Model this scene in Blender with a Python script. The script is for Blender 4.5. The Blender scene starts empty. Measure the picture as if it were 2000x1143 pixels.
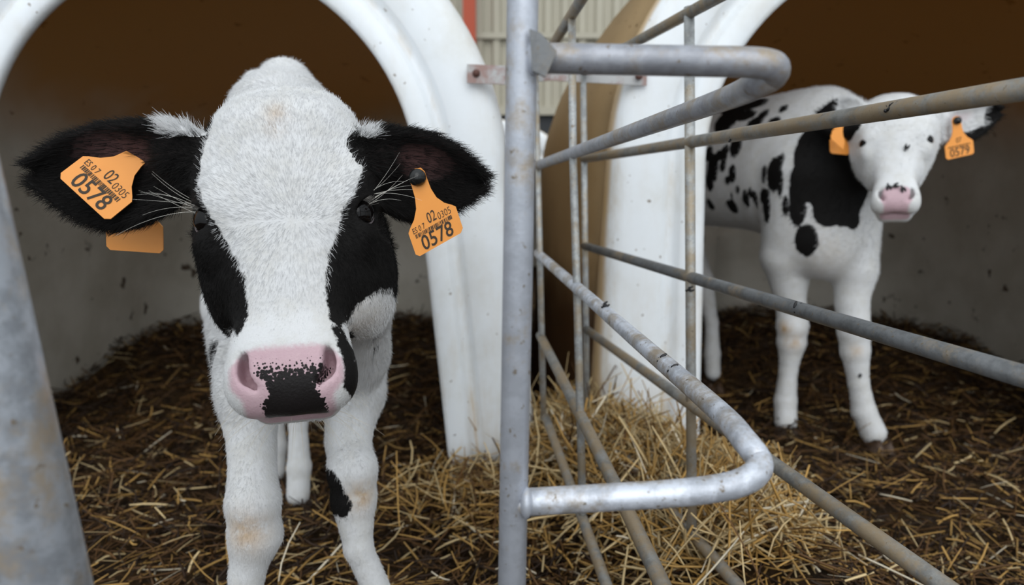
import bpy, math, random
import numpy as np
from mathutils import Vector, Matrix
from mathutils.bvhtree import BVHTree
random.seed(7); rng = np.random.default_rng(7)
SC = bpy.context.scene; COL = SC.collection
PI = math.pi
# ------------------------------------------------------------------ camera
CAM_H, TILT, FPX = 0.57, math.radians(8.6), 2000 * 24 / 36
cd = bpy.data.cameras.new('camera'); cam = bpy.data.objects.new('camera', cd); COL.objects.link(cam)
cam.location = (0, 0, CAM_H); cam.rotation_euler = (PI / 2 - TILT, 0, 0)
cd.sensor_width = 36; cd.lens = 24; cd.clip_start = 0.02
cd.dof.use_dof = True; cd.dof.focus_distance = 0.60; cd.dof.aperture_fstop = 5.0
SC.camera = cam
# ------------------------------------------------------------------ light: open barn front, overcast sky
W = bpy.data.worlds.new('world'); SC.world = W; W.use_nodes = True
nt = W.node_tree; nt.nodes.clear()
def wn(t, **k):
    n = nt.nodes.new(t)
    for a, b in k.items(): setattr(n, a, b)
    return n
tc = wn('ShaderNodeTexCoord'); dt = wn('ShaderNodeVectorMath', operation='DOT_PRODUCT')
dt.inputs[1].default_value = (0.06, -0.78, 0.62)
nt.links.new(tc.outputs['Generated'], dt.inputs[0])
mr = wn('ShaderNodeMapRange'); mr.inputs['From Min'].default_value = -0.5; mr.inputs['From Max'].default_value = 1.0
mr.inputs['To Min'].default_value = 0.08; mr.inputs['To Max'].default_value = 1.45
nt.links.new(dt.outputs['Value'], mr.inputs['Value'])
bg = wn('ShaderNodeBackground'); bg.inputs['Color'].default_value = (0.88, 0.95, 1.0, 1)
nt.links.new(mr.outputs[0], bg.inputs['Strength'])
wo = wn('ShaderNodeOutputWorld'); nt.links.new(bg.outputs[0], wo.inputs[0])
sl = bpy.data.lights.new('soft_sun', 'SUN'); sl.energy = 0.8; sl.angle = math.radians(50); sl.color = (1, 0.98, 0.95)
so = bpy.data.objects.new('soft_sun', sl); COL.objects.link(so)
so.rotation_euler = Vector((0.05, -0.80, 0.60)).to_track_quat('Z', 'Y').to_euler()
vs = SC.view_settings
vs.view_transform = 'Standard'; vs.look = 'None'; vs.exposure = 0.17; vs.gamma = 1.0; vs.use_curve_mapping = False

# ------------------------------------------------------------------ photograph measurements -> places
FWD = np.array([0, math.cos(TILT), -math.sin(TILT)]); UPV = np.array([0, math.sin(TILT), math.cos(TILT)])
CAMP = np.array([0, 0, CAM_H])
def ray(px, py): return FWD + np.array([1, 0, 0]) * (px - 1000) / FPX + UPV * (571.5 - py) / FPX
def P(px, py, Y):
    d = ray(px, py); return CAMP + d * (Y / d[1])
def PG(px, py, z=0.0):
    d = ray(px, py); return CAMP + d * ((z - CAM_H) / d[2])
def PP(px, py, A, B):      # on the upright plane through ground points A and B
    n = np.array([B[1] - A[1], -(B[0] - A[0])]); d = ray(px, py)
    t = (n @ np.array(A)) / (n @ d[:2]); return CAMP + d * t
def nrm(v): v = np.asarray(v, float); return v / np.linalg.norm(v)

# ------------------------------------------------------------------ object helpers
def thing(name, loc, label, cat, group=None):
    o = bpy.data.objects.new(name, None); COL.objects.link(o); o.location = tuple(float(c) for c in loc); o.empty_display_size = 0.05
    o['label'] = label; o['category'] = cat
    if group: o['group'] = group
    return o
def wloc(o):
    v = np.zeros(3)
    while o is not None: v += np.array(o.location); o = o.parent
    return v
def mk(name, V, F, mat, parent=None, smooth=True, label=None, origin=None):
    V = np.asarray(V, float)
    if parent is not None: V = V - wloc(parent)
    elif origin is not None: V = V - np.asarray(origin, float)
    me = bpy.data.meshes.new(name); me.from_pydata(V.tolist(), [], [tuple(int(i) for i in f) for f in F])
    if smooth: me.shade_smooth()
    for m in (mat if isinstance(mat, (list, tuple)) else [mat]): me.materials.append(m)
    o = bpy.data.objects.new(name, me); COL.objects.link(o)
    if parent is not None: o.parent = parent
    elif origin is not None: o.location = tuple(float(c) for c in origin)
    if label: o['label'] = label
    return o
def tag(o, label=None, cat=None, group=None, kind=None):
    for k, v in (('label', label), ('category', cat), ('group', group), ('kind', kind)):
        if v: o[k] = v
    return o
class MB:
    def __init__(s): s.V = []; s.F = []; s.n = 0
    def add(s, V, F):
        s.V.append(np.asarray(V, float)); s.F += [tuple(i + s.n for i in f) for f in F]; s.n += len(V)
    def tube(s, pts, r, seg=14, caps=True):
        pts = [np.asarray(p, float) for p in pts]; n = len(pts); rr = r if hasattr(r, '__len__') else [r] * n
        T = []
        for i in range(n): T.append(nrm(pts[min(i + 1, n - 1)] - pts[max(i - 1, 0)]))
        u = np.cross(T[0], [0.31, 0.2, 0.93]); u = nrm(u); V = []
        for i in range(n):
            u = nrm(u - T[i] * (u @ T[i])); w = np.cross(T[i], u)
            for k in range(seg):
                a = 2 * PI * k / seg; V.append(pts[i] + rr[i] * (u * math.cos(a) + w * math.sin(a)))
        F = [(i * seg + k, i * seg + (k + 1) % seg, (i + 1) * seg + (k + 1) % seg, (i + 1) * seg + k) for i in range(n - 1) for k in range(seg)]
        if caps: F += [tuple(range(seg))[::-1], tuple(range((n - 1) * seg, n * seg))]
        s.add(V, F); return s
    def ell(s, c, r, M=np.eye(3), nu=14, nv=9):
        V = []
        for j in range(nv + 1):
            t = PI * j / nv
            for i in range(nu):
                p = 2 * PI * i / nu; V.append(np.asarray(c) + M @ (np.array([math.sin(t) * math.cos(p), math.sin(t) * math.sin(p), math.cos(t)]) * r))
        F = [(j * nu + i, j * nu + (i + 1) % nu, (j + 1) * nu + (i + 1) % nu, (j + 1) * nu + i) for j in range(nv) for i in range(nu)]
        s.add(V, F); return s
    def box(s, c, hx, hy, hz, M=np.eye(3)):
        V = [np.asarray(c) + M @ np.array([x * hx, y * hy, z * hz]) for x in (-1, 1) for y in (-1, 1) for z in (-1, 1)]
        s.add(V, [(0, 1, 3, 2), (4, 6, 7, 5), (0, 4, 5, 1), (2, 3, 7, 6), (0, 2, 6, 4), (1, 5, 7, 3)]); return s
    def out(s, name, mat, parent=None, **k): return mk(name, np.concatenate(s.V), s.F, mat, parent, **k)
def curve_pts(pts, n=10):     # Catmull-Rom through the points
    p = [np.asarray(a, float) for a in pts]; p = [2 * p[0] - p[1]] + p + [2 * p[-1] - p[-2]]; out = []
    for i in range(1, len(p) - 2):
        for t in np.linspace(0, 1, n, endpoint=False):
            out.append(0.5 * (2 * p[i] + (p[i + 1] - p[i - 1]) * t + (2 * p[i - 1] - 5 * p[i] + 4 * p[i + 1] - p[i + 2]) * t * t + (3 * p[i] - p[i - 1] - 3 * p[i + 1] + p[i + 2]) * t ** 3))
    out.append(p[-2]); return out

# ------------------------------------------------------------------ material helpers
class Mat:
    def __init__(s, name, rough=0.6, spec=0.4, metal=0.0):
        s.m = bpy.data.materials.new(name); s.m.use_nodes = True; s.t = s.m.node_tree; s.b = s.t.nodes['Principled BSDF']
        s.b.inputs['Roughness'].default_value = rough; s.b.inputs['Specular IOR Level'].default_value = spec; s.b.inputs['Metallic'].default_value = metal
        s._tc = None
    def n(s, t, **k):
        n = s.t.nodes.new(t)
        for a, b in k.items(): setattr(n, a, b)
        return n
    def link(s, a, b): s.t.links.new(a, b); return s
    def coord(s):
        if s._tc is None: s._tc = s.n('ShaderNodeNewGeometry').outputs['Position']
        return s._tc
    def noise(s, scale, detail=4, rough=0.6, stretch=None):
        v = s.coord()
        if stretch:
            mp = s.n('ShaderNodeMapping'); mp.inputs['Scale'].default_value = stretch; s.link(v, mp.inputs['Vector']); v = mp.outputs[0]
        n = s.n('ShaderNodeTexNoise'); n.inputs['Scale'].default_value = scale; n.inputs['Detail'].default_value = detail; n.inputs['Roughness'].default_value = rough
        s.link(v, n.inputs['Vector']); return n.outputs['Fac']
    def step(s, v, lo, hi):
        r = s.n('ShaderNodeMapRange', interpolation_type='SMOOTHSTEP'); r.inputs['From Min'].default_value = lo; r.inputs['From Max'].default_value = hi
        s.link(v, r.inputs['Value']); return r.outputs[0]
    def math(s, op, a, b=None, clamp=False):
        m = s.n('ShaderNodeMath', operation=op, use_clamp=clamp)
        for i, x in enumerate((a, b)):
            if x is None: continue
            if isinstance(x, (int, float)): m.inputs[i].default_value = x
            else: s.link(x, m.inputs[i])
        return m.outputs[0]
    def attr(s, name):
        a = s.n('ShaderNodeAttribute'); a.attribute_name = name; return a
    def mix(s, fac, a, b):
        m = s.n('ShaderNodeMix', data_type='RGBA')
        for i, x in ((0, fac), (6, a), (7, b)):
            if isinstance(x, (int, float)): m.inputs[i].default_value = x
            elif isinstance(x, tuple): m.inputs[i].default_value = (*x, 1)
            else: s.link(x, m.inputs[i])
        return m.outputs[2]
    def color(s, c):
        if isinstance(c, tuple): s.b.inputs['Base Color'].default_value = (*c, 1)
        else: s.link(c, s.b.inputs['Base Color'])
        return s
    def bump(s, h, dist, strength=1.0):
        b = s.n('ShaderNodeBump'); b.inputs['Distance'].default_value = dist; b.inputs['Strength'].default_value = strength
        s.link(h, b.inputs['Height']); s.link(b.outputs[0], s.b.inputs['Normal']); return s
def plain(name, c, rough=0.6, metal=0.0, spec=0.4): return Mat(name, rough, spec, metal).color(c).m

def mat_galv(name, base=(0.60, 0.63, 0.70), dirt=(0.36, 0.27, 0.16), amt=0.5, rough=0.42, var=0.68):
    M = Mat(name, rough, 0.5, 0.35)
    a = M.step(M.noise(19, 6, 0.75), 0.60 - amt * 0.3, 0.80 - amt * 0.3); f = M.noise(160, 3, 0.7)
    c = M.mix(M.step(M.noise(60, 5, 0.7), 0.40, 0.62), base, tuple(x * var for x in base))
    c = M.mix(M.math('MULTIPLY', a, 0.85), c, dirt); c = M.mix(M.step(f, 0.62, 0.72), c, tuple(x * 0.55 for x in dirt))
    M.color(c).bump(f, 0.0006, 0.5); return M.m
GALV = mat_galv('galvanised_steel', (.50, .525, .585), amt=0.30, var=0.85)
LOOPR = mat_galv('grey_looped_rail', (.36, .37, .41), (.30, .23, .145), 0.5, 0.45, .75)
LOOPL = mat_galv('bright_looped_rail', (.62, .65, .72), (.30, .23, .145), 0.5, 0.42, .65)
GALV_DIRTY = mat_galv('dirty_galvanised_rail', (0.25, 0.245, 0.23), (0.28, 0.205, 0.12), 0.72, 0.5)
RAIL_DARK = mat_galv('worn_dark_rail', (0.15, 0.155, 0.16), (0.26, 0.20, 0.13), 0.35, 0.45)
GALV_BAR = mat_galv('dull_galvanised_bar', (0.42, 0.43, 0.43), (0.34, 0.27, 0.18), 0.55, 0.5)

def mat_white():
    M = Mat('white_hutch_plastic', 0.45, 0.4)
    e = M.attr('stain').outputs['Fac']
    c = M.mix(M.step(M.noise(3.5, 6, 0.65), 0.45, 0.8), (0.78, 0.81, 0.84), (0.64, 0.64, 0.61))
    st = M.math('MULTIPLY', M.step(M.noise(22, 5, 0.7, (1, 1, 0.3)), 0.40, 0.72), e)
    c = M.mix(M.math('MULTIPLY', st, 0.75), c, (0.50, 0.38, 0.22))
    c = M.mix(M.math('MULTIPLY', M.step(e, 0.72, 1.0), 0.85), c, (0.52, 0.34, 0.14))
    c = M.mix(M.step(M.noise(70, 2, 0.5), 0.72, 0.76), c, (0.25, 0.21, 0.17))
    M.color(c).bump(M.noise(90, 3), 0.001, 0.3); return M.m
WHITE = mat_white()
def mat_shell():
    M = Mat('weathered_tan_hutch_shell', 0.6, 0.3)
    c = M.mix(M.step(M.noise(4, 5), 0.35, 0.7), (0.40, 0.285, 0.15), (0.31, 0.215, 0.105))
    c = M.mix(M.step(M.noise(55, 3, 0.6), 0.66, 0.74), c, (0.11, 0.065, 0.025))
    zz = M.n('ShaderNodeSeparateXYZ'); M.link(M.coord(), zz.inputs[0]); gap_shade = M.step(M.math('SUBTRACT', M.math('MULTIPLY', M.noise(6, 5), 0.45), zz.outputs[2]), -0.28, 0.02)
    c = M.mix(gap_shade, c, (0.045, 0.03, 0.018))  # painted shade of the narrow hutch gap, darkening the shell towards its foot
    M.color(c).bump(M.noise(60, 3), 0.001, 0.3)
    tr = M.n('ShaderNodeBsdfTranslucent'); tr.inputs[0].default_value = (0.7, 0.42, 0.15, 1); ms = M.n('ShaderNodeMixShader'); ms.inputs[0].default_value = 0.35
    M.link(M.b.outputs[0], ms.inputs[1]); M.link(tr.outputs[0], ms.inputs[2]); M.link(ms.outputs[0], M.t.nodes['Material Output'].inputs['Surface']); return M.m
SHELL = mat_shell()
def mat_inside():
    M = Mat('hutch_inner_plastic', 0.5, 0.35)
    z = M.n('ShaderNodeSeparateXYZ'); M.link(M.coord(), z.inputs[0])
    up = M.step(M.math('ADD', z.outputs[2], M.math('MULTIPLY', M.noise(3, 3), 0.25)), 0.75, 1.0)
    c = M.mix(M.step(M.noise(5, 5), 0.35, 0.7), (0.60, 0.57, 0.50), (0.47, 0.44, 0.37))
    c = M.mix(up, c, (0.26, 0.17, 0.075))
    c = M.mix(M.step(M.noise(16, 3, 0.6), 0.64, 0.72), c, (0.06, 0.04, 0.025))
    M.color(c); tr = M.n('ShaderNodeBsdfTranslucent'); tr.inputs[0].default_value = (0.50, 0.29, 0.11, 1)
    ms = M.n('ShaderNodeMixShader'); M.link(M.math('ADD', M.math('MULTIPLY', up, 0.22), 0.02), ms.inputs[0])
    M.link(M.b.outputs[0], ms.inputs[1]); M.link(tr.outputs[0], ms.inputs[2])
    M.link(ms.outputs[0], M.t.nodes['Material Output'].inputs['Surface']); return M.m
INSIDE = mat_inside()

# ------------------------------------------------------------------ the barn
def smoothn(x, y, s, seed):
    v = 0
    for k in range(4):
        a = seed * 1.7 + k * 2.1; f = s * (1.9 ** k)
        v = v + np.sin(f * (x * math.cos(a) + y * math.sin(a)) + seed + k) * np.sin(f * (y * math.cos(a + .6) - x * math.sin(a + .6)) + 2.1 * k) / (1.7 ** k)
    return v
GA, GB = np.array([0.10, 1.42]), np.array([0.34, 0.86])
def gold(x, y):           # loose straw between the two pens
    d = GB - GA; t = np.clip(((x - GA[0]) * d[0] + (y - GA[1]) * d[1]) / (d @ d), 0, 1)
    q = np.hypot(x - GA[0] - t * d[0], y - GA[1] - t * d[1]); return np.exp(-(q / 0.15) ** 2)
def hgt(x, y):
    x = np.asarray(x, float); y = np.asarray(y, float)
    h = 0.012 * smoothn(x, y, 9, 1.3) + 0.01 * smoothn(x, y, 23, 4.2)
    h = h + 0.075 * gold(x, y)
    h = h + 0.10 / (1 + np.exp(-(y - 1.95) / 0.10))                    # bedding banked up inside the hutches
    return h
def floor_grid():
    xs = np.linspace(-2.6, 2.9, 190); ys = np.linspace(-1.2, 6.0, 250); X, Y = np.meshgrid(xs, ys)
    Z = np.where(Y < 2.9, hgt(X, Y), 0.1) - 0.012; nx = len(xs)
    F = [(j * nx + i, j * nx + i + 1, (j + 1) * nx + i + 1, (j + 1) * nx + i) for j in range(len(ys) - 1) for i in range(nx - 1)]
    return np.stack([X, Y, Z], -1).reshape(-1, 3), F
M = Mat('trodden_bedding', 0.9, 0.15)
c = M.mix(M.step(M.noise(18, 6, 0.7), 0.35, 0.7), (0.018, 0.011, 0.006), (0.065, 0.036, 0.014))
c = M.mix(M.step(M.noise(120, 4, 0.7), 0.55, 0.75), c, (0.13, 0.075, 0.028)); M.color(c).bump(M.noise(110, 4, 0.7), 0.006, 1.0)
tag(mk('floor', *floor_grid(), M.m), kind='structure', label='trodden brown bedding floor of the calf pens')

WALLY = 5.2
def zrow(py): return P(1000, py, WALLY)[2]
def corrugated(z0, z1, y, x0=-3.2, x1=3.6, pitch=0.125, dep=0.03):
    V = []; F = []; x = x0; prof = [(0, 0), (0.42, 0), (0.52, 1), (0.88, 1), (0.98, 0)]
    while x < x1:
        for a, b in prof: V.append((x + a * pitch, y - b * dep, z0)); V.append((x + a * pitch, y - b * dep, z1))
        x += pitch
    for i in range(len(V) // 2 - 1): F.append((2 * i, 2 * i + 2, 2 * i + 3, 2 * i + 1))
    return V, F
M = Mat('beige_cladding', 0.55, 0.4)
M.color(M.mix(M.noise(2.0, 3), (0.42, 0.39, 0.31), (0.33, 0.305, 0.24))); BEIGE = M.m
z1, z2 = zrow(218), zrow(72)
tag(mk('wall_back', *corrugated(z1, z2 + 0.01, WALLY), BEIGE, smooth=False), kind='structure', label='beige ribbed metal cladding behind the hutches, lower sheet')
tag(mk('wall_back_upper', *corrugated(z2, 3.6, WALLY + 0.035), BEIGE, smooth=False), kind='structure', label='beige ribbed metal cladding behind the hutches, upper sheet')
b = MB(); b.box((0.2, WALLY - 0.03, z2), 3.4, 0.02, 0.02); tag(b.out('trim_1', BEIGE, smooth=False), kind='structure', label='beige flashing strip across the ribbed wall')
b = MB(); b.box((0.2, WALLY - 0.03, z1), 3.4, 0.03, 0.03); tag(b.out('trim_2', BEIGE, smooth=False), kind='structure', label='beige bottom flashing of the ribbed wall')
b = MB(); b.box((0.2, WALLY + 0.03, z1 / 2 - 0.02), 3.4, 0.05, z1 / 2); tag(b.out('baseboard_back', plain('dark_plinth', (0.03, 0.032, 0.035), 0.8), smooth=False), kind='structure', label='dark plinth under the ribbed wall')
x = P(916, 30, WALLY - 0.16)[0]
b = MB(); b.box((x, WALLY - 0.12, 1.85), 0.045, 0.008, 1.85); b.box((x, WALLY - 0.07, 1.85), 0.006, 0.05, 1.85)
tag(b.out('trim_3', plain('red_oxide_steel', (0.36, 0.055, 0.02), 0.55), smooth=False), kind='structure', label='red oxide steel stanchion at the back wall')

# ------------------------------------------------------------------ calf hutches
def arch(R, H, flare, nseg=56):
    """outline from the left foot, over the top, to the right foot: (x, z)"""
    pts = []
    for t in np.linspace(0, 1, 14, endpoint=False): pts.append((-(R + flare * (1 - t) ** 0.95), H * t))
    for a in np.linspace(PI, 0, nseg): pts.append((R * math.cos(a), H + R * math.sin(a)))
    for t in np.linspace(1, 0, 15)[1:]: pts.append((R + flare * (1 - t) ** 0.95, H * t))
    return np.array(pts)
def hutch(cx, cy, yaw, label, Ri=0.41, Ro=0.605, H=0.615, fi=0.02, fo=0.05, bulge=0.03, depth=1.22, edge=1.0):
    root = thing('calf_hutch', (cx, cy, 0), label, 'calf hutch')
    cs, sn = math.cos(yaw), math.sin(yaw)
    def put(p2, y): return np.stack([cx + p2[:, 0] * cs - y * sn, cy + p2[:, 0] * sn + y * cs, p2[:, 1]], -1)
    inn, out = arch(Ri, H, fi), arch(Ro, H, fo); n = len(inn)
    prof = [(0.04, .030), (0.015, .026), (-.004, .016), (0.0, .005), (0.05, 0), (.22, 0), (.255, .005), (.285, .016), (.33, .020), (.37, .017), (.42, .006), (.45, .003), (.62, .002),
            (.80, .002), (.88, .006), (.94, .016), (.98, .03), (1.0, .05), (1.0, .075)]
    V = []; F = []; st = []
    zz = np.clip(1 - inn[:, 1] / 0.45, 0, 1)
    for e, y in prof:
        V.append(put(inn * (1 - e) + out * e, y))
        st.append(np.clip(0.10 + 0.50 * math.exp(-((e - .33) / .05) ** 2) + 0.35 * math.exp(-(e / .05) ** 2) + 0.95 * edge * max(0, (e - .80) / .2) ** 1.3 + 0.35 * zz, 0, 1))
    for i in range(len(prof) - 1):
        for k in range(n - 1): F.append((i * n + k, i * n + k + 1, (i + 1) * n + k + 1, (i + 1) * n + k))
    o = mk('front_panel', np.concatenate(V), F, WHITE, root, label='white arched front panel with a rounded lip')
    a = o.data.attributes.new('stain', 'FLOAT', 'POINT'); a.data.foreach_set('value', np.concatenate(st))
    so_ = o.modifiers.new('thickness', 'SOLIDIFY'); so_.thickness = 0.012; so_.offset = -1 if True else 1
    # body of the hutch behind the front
    V = []; F = []; secs = [(0.07, 0.0, 1.0), (.16, .35, .985), (.3, .75, .88), (.45, 1.0, .78), (.65, 1.0, .68), (.85, .9, .60), (1.0, .6, .54)]
    def low(q, f): q = q.copy(); q[:, 1] = np.where(q[:, 1] > H, H + (q[:, 1] - H) * f, q[:, 1]); return q
    for y, bl, dr in secs:
        V.append(put(low(arch(Ro + bulge * bl, H, fo), dr), y))
    base = low(arch(Ro + bulge * .6, H, fo), .52)
    for f, y in ((.94, 1.1), (.85, 1.17), (.7, 1.21), (.45, 1.225), (.15, 1.23), (.0, 1.23)):
        q = base.copy(); q[:, 0] *= f; q[:, 1] = np.where(q[:, 1] > 0.4, 0.4 + (q[:, 1] - 0.4) * f, q[:, 1]); V.append(put(q, y * depth / 1.22))
    for i in range(len(V) - 1):
        for k in range(n - 1): F.append((i * n + k, i * n + k + 1, (i + 1) * n + k + 1, (i + 1) * n + k))
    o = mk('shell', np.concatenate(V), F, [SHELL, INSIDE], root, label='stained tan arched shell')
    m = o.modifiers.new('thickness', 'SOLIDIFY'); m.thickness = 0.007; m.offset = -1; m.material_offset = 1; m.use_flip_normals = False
    return root
hutch(-0.589, 1.305, 0.0, 'white arched calf hutch holding the black-faced calf with tag 0578', Ri=.409, Ro=.583, H=.580, fi=.055, fo=.06, edge=.35, bulge=.0)
hutch(0.772, 1.36, 0.0, 'white arched calf hutch around the white-faced calf behind the fence', Ri=.392, Ro=.580, H=.625, fi=-.012, fo=.03, bulge=0.105)
# a further hutch seen from behind through the gap
hx = P(985, 262, 3.3)
hutch(hx[0] - 0.03, 3.3, 0.0, 'pale hutch roof glimpsed far back in the gap between both hutches', Ri=0.28, Ro=0.42, H=0.48, depth=1.0)

# ------------------------------------------------------------------ strap tying the two hutches
def flatbar(pts, hw, th, mb=None):
    mb = mb or MB(); V = []; F = []
    for p in pts:
        for dy, dz in ((-th, -hw), (th, -hw), (th, hw), (-th, hw)): V.append(np.asarray(p) + [0, dy, dz])
    n = len(pts)
    for i in range(n - 1):
        for k in range(4): F.append((i * 4 + k, i * 4 + (k + 1) % 4, (i + 1) * 4 + (k + 1) % 4, (i + 1) * 4 + k))
    F += [(3, 2, 1, 0), (n * 4 - 4, n * 4 - 3, n * 4 - 2, n * 4 - 1)]
    mb.add(V, F); return mb
p0, p1 = P(912, 144, 1.292), P(986, 147, 1.292); p2, p3 = P(1075, 140, 1.352), P(1263, 150, 1.352)
M = Mat('rusty_flat_steel', 0.6, 0.4, 0.3)
M.color(M.mix(M.step(M.noise(25, 4), 0.40, 0.6), (0.30, 0.20, 0.18), (0.42, 0.42, 0.42)))
st_ = thing('tie_strap', p0, 'rusty flat steel strap bolted across the gap between the two hutches', 'strap')
flatbar([p0, p1, p2, p3], 0.0165, 0.002).out('bar', M.m, st_, smooth=False)
BOLT = plain('rusty_bolt', (0.10, 0.045, 0.035), 0.6, 0.3)
for q in (P(930, 143, 1.288), P(1248, 149, 1.341)): MB().ell(q, (0.007, 0.005, 0.007)).out('bolt', BOLT, st_)

# ------------------------------------------------------------------ fence panels
def seg(p, q, n=2): return [np.asarray(p) + (np.asarray(q) - p) * t for t in np.linspace(0, 1, n)]
# panel beside the near calf: upright plane A1-B1, with two rails that bend round to a front post
A1 = (P(1048, 400, 1.31)[0], 1.31); B1 = (P(1500, 520, 0.43)[0], 0.43)
def f1(px, py): return PP(px, py, A1, B1)
FR = 0.0085
root = thing('fence_panel', f1(1062, 815), 'galvanised pen panel with two looped rails welded to the tall front post', 'fence')
# front post
pt, pb = P(1022, -60, 0.405), P(1000, 1143, 0.405); pb = pb + (pb - pt) * (pb[2] + 0.01) / (pt[2] - pb[2])
MB().tube([pt + (pt - pb) * 0.12, pt, pb], 0.0089, 20).out('post', GALV, root, label='thick grey front post')
def loop(far, mids, corner, end, Yc):
    c0, c1, c2 = corner
    pts = [f1(*far)] + [f1(*m) for m in mids]
    tail = [P(*c, Yc) if len(c) == 2 else P(*c) for c in (c0, c1, c2)] + [P(end[0], end[1], 0.405)]
    return pts, tail
# upper loop
pts = seg(f1(1045, 325), f1(1420, 192), 6)
cor = [P(1476, 166, 0.420), P(1508, 148, 0.408), P(1512, 132, 0.400), P(1490, 124, 0.398), P(1440, 121, 0.399)]
end = seg(P(1380, 120, 0.400), P(1022, 113, 0.405), 6)
MB().tube(curve_pts(pts + cor + end, 6), FR, 18).out('rail', LOOPR, root, label='upper rail bent round to the front post')
pts = seg(f1(1050, 495), f1(1400, 800), 6)
cor = [P(1455, 862, 0.430), P(1482, 900, 0.415), P(1476, 925, 0.405), P(1440, 945, 0.401), P(1380, 957, 0.400)]
end = seg(P(1300, 965, 0.400), P(1008, 982, 0.405), 6)
MB().tube(curve_pts(pts + cor + end, 6), FR, 18).out('rail', LOOPL, root, label='lower rail bent round to the front post')
# top rail, low rail, ground rail
def bent_rail(pts, r):     # on along the panel, round its front corner and back to the post
    a, b = np.asarray(pts[-2]), np.asarray(pts[-1]); d = (b - a) / (b - a)[1]; e = b + d * (0.50 - b[1]) if b[1] > 0.52 else b; z = e[2]
    ppt, ppb = P(1022, -60, 0.405), P(1000, 1143, 0.405); px_ = ppt[0] + (ppb[0] - ppt[0]) * (z - ppt[2]) / (ppb[2] - ppt[2])
    cor = [np.array([x, y, z]) for x, y in ((.152, .435), (.155, .412), (.148, .402), (.125, .400), (.07, .402), (px_, .405))]
    MB().tube(curve_pts(pts + [e] + cor, 5), r).out('rail', GALV_DIRTY, root)
bent_rail(seg(f1(1048, 138), f1(1135, 0), 3), 0.008)
bent_rail(seg(f1(1055, 655), f1(1180, 905), 3) + seg(f1(1240, 1030), f1(1290, 1135), 2), 0.0082)
bent_rail(seg(f1(1066, 815), f1(1178, 1125), 3), 0.0075)
MB().tube([f1(1046, 136), f1(1062, 820)], 0.0056).out('upright', GALV_BAR, root)
MB().tube([f1(1117, 22), f1(1119, 300), f1(1128, 600), f1(1138, 1005)], 0.0057).out('upright', GALV_BAR, root)
for px, py, r in ((1042, 114, 0.0100), (1028, 982, 0.0100)):   # welds
    q = P(px, py, 0.400); mb = MB().ell(q, (r * .42, r * .9, r))
    mb.out('weld', GALV, root)
q = P(1052, 92, 0.401)
mb = MB(); V = [P(*q_, .3905) for q_ in ((1034, 56), (1056, 64), (1088, 100), (1066, 150), (1040, 138))]; V += [v + np.array([0, .004, 0]) for v in V]
mb.add(V, [(0, 1, 2, 3, 4), (9, 8, 7, 6, 5)] + [(k, 5 + k, 5 + (k + 1) % 5, (k + 1) % 5) for k in range(5)]); mb.out('gusset', RAIL_DARK, root, smooth=False)
# panel of the far calf's pen
A2 = (P(1141, 400, 1.335)[0], 1.335); B2 = (P(2000, 450, 0.45)[0], 0.45)
def f2(px, py): return PP(px, py, A2, B2)
root = thing('fence_panel', f2(1145, 800), 'tubular pen panel with straight rails running past the white-faced calf', 'fence')
YE = f2(2135, 450)[1]
def rail2(a, b, r=0.0078, mat=GALV_DIRTY):
    p, q = f2(*a), f2(*b); q = p + (q - p) * (YE - p[1]) / (q[1] - p[1]); MB().tube(seg(p, q, 6), r).out('rail', mat, root); return q
qs = [rail2((1140, 138), (1560, -92)), rail2((1140, 311), (2140, 152)), rail2((1141, 480), (2140, 777), mat=RAIL_DARK), rail2((1143, 642), (1840, 1143)), rail2((1145, 806), (1440, 1143))]
zs = [q[2] for q in qs]; MB().tube([np.array([qs[1][0], qs[1][1], max(zs)]), np.array([qs[1][0], qs[1][1], min(min(zs), .02)])], 0.0085).out('post', GALV, root)
MB().tube([f2(1139, 136), f2(1146, 812)], 0.0060).out('upright', GALV_BAR, root)
MB().tube([f2(1346, 14), f2(1351, 1062)], 0.0068).out('upright', GALV_BAR, root)
# big tube leaning in at the left edge
d0, d1 = P(-140, 250, 0.315), P(70, 1143, 0.315); d1 = d1 + (d1 - d0) * (d1[2] + 0.01) / (d0[2] - d1[2])
post = thing('gate_post', d1, 'thick leaning galvanised tube blurred at the left edge beside the near calf', 'post')
MB().tube([d0 + (d0 - d1) * 0.5, d0, d1], 0.0235, 32).out('tube', mat_galv('scuffed_galvanised_tube', (0.47, 0.50, 0.55), (0.45, 0.36, 0.26), 0.55, 0.38), post)

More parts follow.
